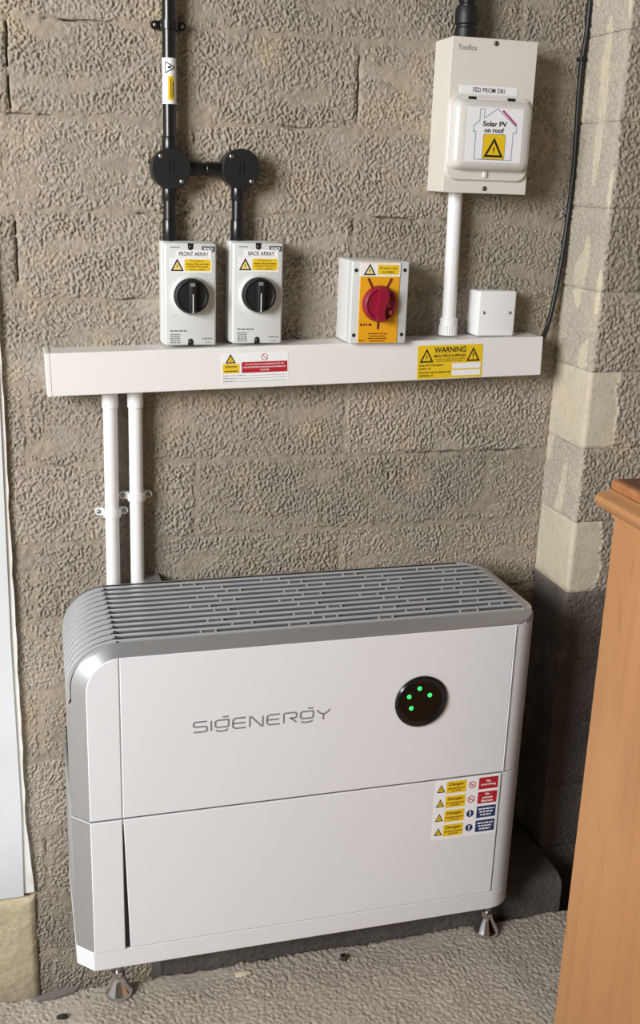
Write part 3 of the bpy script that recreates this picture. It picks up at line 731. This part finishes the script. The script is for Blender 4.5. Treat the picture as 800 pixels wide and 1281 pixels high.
for mk in ([(kx-.0195, kz+.039), (kx-.0115, kz+.024)], [(kx+.0195, kz+.039), (kx+.0115, kz+.024)], [(kx, kz-.024), (kx, kz-.040)]):
    bm = B(); stroke(bm, mk, .0042, yk-.0002, yk+.0003); obj('position_mark', bm, DKR, pl)
bm = B(); lathe(bm, [(.0285, -.0005), (.0285, .003), (.0265, .009), (.0235, .0105), (.0215, .008)], (kx, yk, kz), 'Y', 48); kn = obj('knob', bm, RED, t, smooth=True)
bm = B()
for zz in [kz-.024+.048*k/10 for k in range(11)]: pass
sA = []; sB = []
for k in range(13):
    zz = kz-.0248+.0496*k/12; o_ = .0035*math.sin((k/12)*math.pi*2)
    sA.append((kx-.0075-o_*.6, zz)); sB.append((kx+.006-o_, zz))
prism(bm, sA+sB[::-1], yk-.022, yk-.006); obj('grip', bm, RED, kn)
for q in ((.0125, -.001), (.0150, -.0125)):
    bm = B(); box(bm, kx+q[0]-.0025, kx+q[0]+.0025, yk-.0115, yk-.0075, kz+q[1]-.003, kz+q[1]+.003); obj('padlock_hole', bm, mat('rivet', '#c86a52', .5), kn)
for sx, sz in ((.4448, 1.1265), (.5250, 1.1275), (.4448, 1.0258), (.5250, 1.0268)):
    bm = B(); lathe(bm, [(.0030, -.0005), (.0030, .0004)], (sx, y, sz), 'Y', 16); obj('screw_hole', bm, mat('dark_screw', '#4a4a48', .4, .8), t)
bm = B()
for q in range(4): dashes(bm, .468+.003*(q % 2), .500-.003*(q % 2), 1.0285-.0038*q, .0016, yk-.0001, q+40)
dashes(bm, .454, .474, 1.0425, .0036, yk-.0001, 41); dashes(bm, .4535, .463, 1.0175, .0024, yk-.0001, 47)
obj('small_print', bm, DKR, pl, kind='stuff')

# white blank-plate box
x0, x1, z0, z1 = .6690, .7380, 1.0185, 1.0935
t = thing('blank_plate_box', ((x0+x1)/2, 0, z0), 'small square white box with a blank screwed plate', 'junction box')
bm = B(); box(bm, x0+.001, x1-.001, -.039, -.003, z0, z1-.001, .003, 3); obj('back_box', bm, PVC2, t, smooth=True)
bm = B(); box(bm, x0, x1, -.048, -.0385, z0, z1, .0042, 4); obj('plate', bm, PVC2, t, smooth=True)
for sx in (.6795, .7268):
    bm = B(); screw(bm, sx, -.0478, 1.0575, .0027); obj('screw', bm, STEEL, t)

# ------------------------------------------------------------------ fuse box
x0, x1, z0, z1, D_ = .583, .7225, 1.2475, 1.4715, .074
t = thing('fuse_box', ((x0+x1)/2, 0, z0), 'tall cream metal fuse box with hinged cover and solar label', 'fuse box')
bm = B(); box(bm, x0, x1, -D_+.0015, -.004, z0, z1, .0008, 1); obj('enclosure', bm, CREAMBOX, t)
bm = B(); box(bm, x0-.0008, x1+.0008, -D_-.0006, -D_+.0012, z0-.0005, z1+.0005, .0005, 1); obj('front_plate', bm, CREAMBOX, t)
y = -D_-.0006
for sx, sz in ((.6535, 1.4655), (.6515, 1.2545)):
    bm = B(); screw(bm, sx, y, sz, .0036); obj('screw', bm, mat('zinc_screw', '#6a6866', .3, .9), t)
bm = B(); text(bm, 'FuseBox', .6085, 1.4575, .030, .0078, y-.0002, .012); obj('lettering', bm, mat('ink_light', '#8b8880', .6), t)
bm = B(); box(bm, .599, .695, y-.0006, y+.0002, 1.3925, 1.4045); nl = obj('name_label', bm, PAPER, t)
bm = B(); text(bm, 'FED FROM DB1', .6475, 1.3985, .053, .0068, y-.0008, .012); obj('lettering', bm, INK, nl)
# hinged cover: flange then a domed lid
def rings(bm, levels, close=True):
    R = [[bm.verts.new((px, yy, pz)) for px, pz in P] for P, yy in levels]; n = len(R[0])
    for a, b in zip(R, R[1:]):
        for k in range(n): bm.faces.new((a[k], a[(k+1) % n], b[(k+1) % n], b[k]))
    bm.faces.new(R[-1]); bm.faces.new(R[0])
COV = mat('cover_plastic', '#d9d6cf', .3, clear=.2)
bm = B(); rings(bm, [(rrect(.583, .7195, 1.2665, 1.3895, .016), y+.0002), (rrect(.583, .7195, 1.2665, 1.3895, .016), y-.004), (rrect(.5845, .718, 1.268, 1.388, .015), y-.0055)])
cv = obj('cover_flange', bm, COV, t, smooth=True)
bm = B(); rings(bm, [(rrect(.585, .7165, 1.2815, 1.3845, .012), y-.004), (rrect(.586, .7155, 1.2825, 1.3835, .012), y-.016), (rrect(.5885, .713, 1.285, 1.381, .011), y-.021), (rrect(.594, .7075, 1.2895, 1.3765, .009), y-.0245), (rrect(.604, .6975, 1.2925, 1.3735, .006), y-.0255)])
lid = obj('hinged_cover', bm, COV, t, smooth=True, angle=50)
for hx in (.612, .677):
    bm = B(); box(bm, hx, hx+.013, y-.0068, y-.0045, 1.3835, 1.3885, .0006, 1); obj('hinge_slot', bm, BLACKR, cv)
bm = B(); box(bm, .645, .6515, y-.0085, y-.0045, 1.2705, 1.2805, .001, 1); obj('latch', bm, COV, cv)
yp = y-.0255
bm = B(); box(bm, .6045, .697, yp-.0004, yp+.0002, 1.2935, 1.3725); pp = obj('solar_label', bm, PAPER, t)
def hx_(u): return .607+u*(.0885)
def hz_(v): return 1.2935+v*.079
house = [(.14, .05), (.14, .56), (.10, .55), (.10, .66), (.20, .76), (.20, .97), (.28, .97), (.28, .80), (.52, .985), (.90, .66), (.90, .55), (.84, .56), (.84, .05)]
bm = B(); stroke(bm, [(hx_(a), hz_(b)) for a, b in house], .0009, yp-.0006, yp-.0004, True); obj('house_outline', bm, BLUEL, pp)
bm = B(); stroke(bm, [(hx_(.62), hz_(.955)), (hx_(.895), hz_(.70))], .0032, yp-.0006, yp-.0004); obj('solar_panel_mark', bm, PINK, pp)
bm = B(); text(bm, 'Solar PV', hx_(.49), hz_(.705), .040, .0078, yp-.0006, .03); text(bm, 'on roof', hx_(.48), hz_(.59), .033, .0072, yp-.0006, .03); obj('lettering', bm, INK, pp)
bm = B(); prism(bm, rrect(.6325, .6695, 1.2975, 1.3345, .003), yp-.0005, yp-.0003); obj('warning_panel', bm, INK, pp)
bm = B(); prism(bm, rrect(.6331, .6689, 1.2981, 1.3339, .003), yp-.0006, yp-.0005); obj('warning_panel', bm, YEL, pp)
warn_triangle(pp, .651, 1.3015, .030, .0265, yp-.0006)

# ------------------------------------------------------------------ conduits, boxes, clips, cable
def pipe_thing(name, label, cat, m, x, y, z0, z1, r, couplers=(), group=None, xt=None, n=28):
    xt = x if xt is None else xt
    t = thing(name, (x, y, z0), label, cat, group)
    bm = B(); tube(bm, [(x, y, z0), (xt, y, z1)], r, n); obj('pipe', bm, m, t, smooth=True)
    for a, b, rr in couplers:
        f = lambda zz: x+(xt-x)*(zz-z0)/(z1-z0)
        bm = B(); lathe(bm, [(rr*.93, a), (rr, a+.0015), (rr, b-.0015), (rr*.93, b)], (f((a+b)/2), y, 0), 'Z', n); obj('coupler', bm, m, t, smooth=True, angle=30)
    return t
t = pipe_thing('black_conduit', 'tall black conduit above the left round box with a yellow warning sticker', 'conduit', BLACK, .164, -.024, 1.285, 1.72, .0098, [(1.285, 1.313, .0115)])
bm = B()
prof = []
ring0, ring1 = [], []
for k in range(17):
    a = math.radians(-185+190*k/16); ring0.append(bm.verts.new((.164+.0102*math.cos(a), -.024+.0102*math.sin(a), 1.3575))); ring1.append(bm.verts.new((.164+.0102*math.cos(a), -.024+.0102*math.sin(a), 1.420)))
for k in range(16): bm.faces.new((ring0[k], ring0[k+1], ring1[k+1], ring1[k]))
stc = obj('warning_sticker', bm, PAPER, t, smooth=True)
def curved(bm, x0_, x1_, z0_, z1_, rr, n=6):
    A, Q = [], []
    for k in range(n+1):
        xx_ = x0_+(x1_-x0_)*k/n; yy_ = -.024-math.sqrt(max(1e-9, rr**2-(xx_-.164)**2)); A.append(bm.verts.new((xx_, yy_, z0_))); Q.append(bm.verts.new((xx_, yy_, z1_)))
    for k in range(n): bm.faces.new((A[k], A[k+1], Q[k+1], Q[k]))
bm = B(); curved(bm, .1605, .1695, 1.3625, 1.3955, .01035); obj('warning_panel', bm, YEL, stc)
bm = B()
for q in range(2): curved(bm, .1645+.003*q, .166+.003*q-.0003, 1.366, 1.392-.004*q, .01045, 2)
Pt = [(.1575, 1.4145), (.1575, 1.3995), (.1705, 1.407)]
def on(p, rr=.0105): return Vector((p[0], -.024-math.sqrt(max(1e-9, rr**2-(p[0]-.164)**2)), p[1]))
for a, b in zip(Pt, Pt[1:]+Pt[:1]):
    for k in range(8):
        p, q = on((a[0]+(b[0]-a[0])*k/8, a[1]+(b[1]-a[1])*k/8)), on((a[0]+(b[0]-a[0])*(k+1)/8, a[1]+(b[1]-a[1])*(k+1)/8)); d = (q-p); s = Vector((d.z, 0, -d.x)).normalized()*.0007
        bm.faces.new([bm.verts.new(v) for v in (p+s, q+s, q-s, p-s)])
for a in (0, 1):
    p = on((.1605+.0022*a, 1.4065)); q = on((.1645+.0008*a, 1.408)); s = Vector((0, 0, .0012)); bm.faces.new([bm.verts.new(v) for v in (p+s, q+s, q-s, p-s)])
obj('print', bm, INK, stc)

def round_box(x, z, label, ports):
    t = thing('round_conduit_box', (x, 0, z), label, 'junction box', 'black round conduit boxes')
    bm = B(); lathe(bm, [(.0285, .003), (.0285, .036), (.0275, .038)], (x, 0, z), 'Y', 56); bd = obj('body', bm, BLACK, t, smooth=True)
    bm = B(); lathe(bm, [(.0292, .0375), (.0292, .0405), (.0280, .0418)], (x, 0, z), 'Y', 56); lidd = obj('lid', bm, BLACKR, t, smooth=True)
    for q in (-1, 1):
        bm = B(); screw(bm, x+q*.0155, -.0416, z-q*.0175, .0032); obj('screw', bm, STEEL, lidd)
    bm = B()
    for q in (-.003, .003): box(bm, x+q-.0006, x+q+.0006, -.0424, -.0416, z-.008, z+.011)
    obj('moulded_bar', bm, BLACK, lidd)
    return t
round_box(.1638, 1.267, 'left of two black round conduit boxes, below the tall conduit', 0)
round_box(.2695, 1.2705, 'right of two black round conduit boxes, above the BACK ARRAY switch', 0)
t = thing('link_conduit', (.216, -.024, 1.2685), 'short level black conduit joining the two round boxes', 'conduit')
bm = B(); tube(bm, [(.188, -.022, 1.2682), (.246, -.022, 1.2695)], .0092, 24); obj('pipe', bm, BLACK, t, smooth=True)
for a, b in ((.187, .213), (.2185, .2455)):
    bm = B(); lathe(bm, [(.0103, a), (.011, a+.001), (.011, b-.001), (.0103, b)], (0, -.022, 1.2688), 'X', 24); obj('coupler', bm, BLACK, t, smooth=True, angle=30)
zt1 = .9345+.0635+.0052+.0045+.154
pipe_thing('black_conduit', 'short black conduit from left round box down to FRONT ARRAY switch', 'conduit', BLACK, .1632, -.022, zt1-.001, 1.245, .0095, [(1.221, 1.245, .0112), (zt1-.001, zt1+.033, .0112)], 'short black drops')
pipe_thing('black_conduit', 'short black conduit from right round box down to BACK ARRAY switch', 'conduit', BLACK, .2682, -.022, zt1+.001, 1.249, .0095, [(1.224, 1.249, .0112), (zt1+.001, zt1+.035, .0112)], 'short black drops')
def clip(x, y, z, r, m, label, ears, name='pipe_clip', wd=.012):
    t = thing(name, (x, 0, z), label, 'pipe clip')
    bm = B(); n = 16; A = []
    for rr_, zz in ((r+.0004, -wd/2), (r+.0030, -wd/2), (r+.0030, wd/2), (r+.0004, wd/2)):
        A.append([bm.verts.new((x+rr_*math.cos(math.radians(180+180*k/n)), y+rr_*math.sin(math.radians(180+180*k/n)), z+zz)) for k in range(n+1)])
    for i in range(4):
        for k in range(n): bm.faces.new((A[i][k], A[i][k+1], A[(i+1) % 4][k+1], A[(i+1) % 4][k]))
    for k in (0, n): bm.faces.new([A[i][k] for i in range(4)])
    obj('strap', bm, m, t, smooth=True)
    for s in (-1, 1):
        bm = B(); box(bm, x+s*(r+.0005)-.0012, x+s*(r+.0005)+.0012, y, -.006, z-wd/2, z+wd/2); obj('side_leg', bm, m, t)
        bm = B(); ex = x+s*ears; pr = [(ex-s*.008+0, z-wd/2), ]; 
        P = [(x+s*r, z-wd/2), (ex, z-wd/2)]+[(ex+s*wd/2*math.sin(math.pi*k/8), z-wd/2*math.cos(math.pi*k/8)) for k in range(1, 8)]+[(ex, z+wd/2), (x+s*r, z+wd/2)]
        prism(bm, P, -.0165, -.009); er = obj('ear', bm, m, t)
        bm = B(); lathe(bm, [(.0036, 0), (.0036, .0006)], (ex, -.0165, z), 'Y', 16); obj('screw_hole', bm, BLACKR if m != BLACK else BLACKR, er)
        bm = B(); screw(bm, ex, -.0171, z, .0026); obj('screw', bm, STEEL, er)
clip(.1645, -.024, 1.4645, .0098, BLACK, 'black saddle clip holding the tall black conduit', .0195)
t = pipe_thing('white_conduit', 'white conduit below trunking at left, nearer the door', 'conduit', PVC2, .0655, -.026, .60, .936, .0112, [(.906, .9355, .0128)], 'white conduits below the trunking', xt=.0672)
pipe_thing('white_conduit', 'white conduit below trunking, right one of the close pair', 'conduit', PVC2, .105, -.026, .60, .937, .0110, [(.9065, .9368, .0126)], 'white conduits below the trunking', xt=.1065)
clip(.0663, -.026, .7345, .0112, PVC2, 'white saddle clip on the left white conduit, the lower one', .0205)
clip(.1056, -.026, .760, .0110, PVC2, 'white saddle clip on the right white conduit, the higher one', .0205)
pipe_thing('white_conduit', 'white conduit between the fuse box and the trunking', 'conduit', PVC2, .6275, -.026, 1.018, 1.2478, .0115, [(1.018, 1.047, .0146)], xt=.624)
# ribbed collar of its lower adaptor
for o in [q for q in bpy.data.objects if q.name.startswith('coupler') and abs(worg(q.parent).x-.6275) < 1e-4]:
    bm = B()
    for k in range(24):
        a = 2*math.pi*k/24; cx_, cy_ = .6272+.0147*math.cos(a), -.026+.0147*math.sin(a); box(bm, cx_-.0007, cx_+.0007, cy_-.0007, cy_+.0007, 1.0185, 1.034)
    obj('ribs', bm, PVC2, o)
t = thing('cable_gland', (.619, -.035, 1.471), 'black ribbed cable gland on top of the cream fuse box', 'cable gland')
bm = B(); lathe(bm, [(.0165, 1.4712), (.0172, 1.474), (.0172, 1.488), (.0155, 1.490), (.0155, 1.493), (.0178, 1.495), (.0182, 1.505), (.0178, 1.514), (.0158, 1.520)], (.619, -.035, 0), 'Z', 28); obj('gland_nut', bm, BLACKR, t, smooth=True, angle=30)
bm = B(); pr = []
for k in range(34):
    zz = 1.518+.0062*k; pr += [(.0135, zz), (.0148, zz+.0016), (.0148, zz+.0036), (.0135, zz+.005)]
lathe(bm, pr, (.620, -.035, 0), 'Z', 24); obj('flexible_conduit', bm, BLACK, t, smooth=True, angle=50)
ctl = [(.838, -.012, 1.75), (.838, -.012, 1.548), (.838, -.012, 1.501), (.8345, -.012, 1.453), (.835, -.012, 1.392), (.8385, -.012, 1.305), (.8375, -.012, 1.241), (.833, -.014, 1.163), (.826, -.016, 1.096), (.8165, -.020, 1.045), (.806, -.026, 1.018), (.796, -.032, 1.005), (.7862, -.034, .998)]
def catmull(P, m=6):
    P = [Vector(p) for p in P]; out = []
    for i in range(len(P)-1):
        a, b, c, d = P[max(i-1, 0)], P[i], P[i+1], P[min(i+2, len(P)-1)]
        for k in range(m):
            u = k/m; out.append(.5*((2*b)+(c-a)*u+(2*a-5*b+4*c-d)*u*u+(3*b-a-3*c+d)*u**3))
    return out+[P[-1]]
bm = B(); tube(bm, catmull(ctl), .0042, 12)
obj('black_cable', bm, CABLE, smooth=True, label='thin black cable hanging down the wall corner into the trunking end', cat='cable')
for z_ in (1.46,):
    bm = B(); box(bm, .8285, .8405, -.0175, -.002, z_-.003, z_+.003, .001, 1); obj('cable_clip', bm, BLACKR, label='tiny black clip pinning the cable to the corner', cat='cable clip')

# ------------------------------------------------------------------ pine cabinet
XC = .686; YB = -.50; ZC = .842; YF = -1.02; XE = 1.25
t = thing('pine_cabinet', (.95, -.76, 0), 'orange pine cabinet with moulded top at the right edge', 'cabinet')
bm = B(); box(bm, XC, XC+.022, YF, YB, .0, ZC, .0015, 2); obj('side_panel', bm, PINE, t)
bm = B(); box(bm, XE-.022, XE, YF, YB, .0, ZC, .0015, 2); obj('side_panel', bm, PINE, t)
bm = B(); box(bm, XC+.022, XE-.022, YB-.014, YB-.004, .06, ZC); obj('back_panel', bm, PINE, t)
bm = B(); box(bm, XC+.022, XE-.022, YF+.02, YB-.014, .06, .08); obj('bottom_board', bm, PINE, t)
bm = B(); box(bm, XC+.022, XE-.022, YF+.006, YF+.024, .0, .06); obj('plinth_board', bm, PINE, t)
for a, b in ((XC+.024, (XC+XE)/2-.001), ((XC+XE)/2+.001, XE-.024)):
    bm = B(); box(bm, a, b, YF, YF+.02, .063, ZC-.004, .002, 2); d_ = obj('door', bm, PINE, t)
    bm = B(); box(bm, a+.05, b-.05, YF-.004, YF+.002, .12, ZC-.06, .003, 2); obj('door_field', bm, PINE, d_)
    kx = b-.025 if a < (XC+XE)/2-.1 else a+.025
    bm = B(); lathe(bm, [(.006, -.001), (.006, .010), (.014, .016), (.013, .024), (.006, .028)], (kx, YF, .5), 'Y', 20); obj('knob', bm, PINE, d_, smooth=True)
# cornice moulding: profile swept round left, back and front sides
profc = [(0, ZC-.002), (-.004, ZC), (-.0045, ZC+.006), (-.012, ZC+.010), (-.022, ZC+.014), (-.030, ZC+.020), (-.033, ZC+.027), (-.031, ZC+.033), (-.026, ZC+.036), (-.0145, ZC+.038), (-.0125, ZC+.040)]
bm = B(); R = []
for d, zz in profc: R.append([bm.verts.new(v) for v in ((XC+d, YB, zz), (XC+d, YF+d, zz), (XE-d, YF+d, zz), (XE-d, YB, zz))])
for a, b in zip(R, R[1:]):
    for k in range(4): bm.faces.new((a[k], a[(k+1) % 4], b[(k+1) % 4], b[k]))
bm.faces.new(R[0]); bm.faces.new(R[-1]); obj('cornice', bm, PINE, t, smooth=True, angle=40)
bm = B(); box(bm, XC-.0115, XE+.0115, YF-.0115, YB, ZC+.0395, ZC+.0535, .003, 3); tb = obj('top_edge', bm, mat('pine_worn_edge', '#b0764d', .5, noise=(40, '#8d5a38', .8)), t, smooth=True)
bm = B(); box(bm, XC-.006, XE+.006, YF-.006, YB-.006, ZC+.0530, ZC+.0545, .0005, 1); obj('top_board', bm, PINE_DK, tb)

# ------------------------------------------------------------------ small litter on the floor
bm = B(); lathe(bm, [(.0058, .0), (.0062, .001), (.0062, .007), (.0056, .008), (.0032, .008), (.0032, .001)], (.412, -.272, .001), 'Z', 6, capped=False)
bmesh.ops.holes_fill(bm, edges=[e_ for e_ in bm.edges if e_.is_boundary], sides=0)
obj('hex_nut', bm, COPPERY, label='small dark metal nut lying on the floor before the unit', cat='nut')
def pebble(name, c, s, m, label, cat, seed):
    bm = B(); bmesh.ops.create_icosphere(bm, subdivisions=2, radius=1); rr = random.Random(seed)
    for v in bm.verts: k = 1+rr.uniform(-.22, .22); v.co = Vector((c[0]+v.co.x*s[0]*k, c[1]+v.co.y*s[1]*k, c[2]+v.co.z*s[2]))
    obj(name, bm, m, label=label, cat=cat)
pebble('mortar_chip', (.239, -.267, .0015), (.014, .006, .003), CHIP, 'pale flat mortar chip on the floor before the unit', 'chip', 1)
pebble('stone_chip', (-.052, -.296, .0025), (.009, .005, .004), DCHIP, 'small black stone chip on the floor at the left', 'chip', 2)
bm = B(); 
P = [(-.098, -.247), (-.07, -.240), (-.036, -.236), (-.022, -.238), (-.030, -.247), (-.06, -.253), (-.088, -.254)]
a = [bm.verts.new((x_, y_, .0005)) for x_, y_ in P]; b = [bm.verts.new((x_*.98, y_, .0045)) for x_, y_ in P]
bm.faces.new(a); bm.faces.new(b)
for k in range(len(P)): bm.faces.new((a[k], a[(k+1) % len(P)], b[(k+1) % len(P)], b[k]))
obj('slate_flake', bm, SLATE, label='long grey slate flake on the slab edge beneath the door', cat='stone')
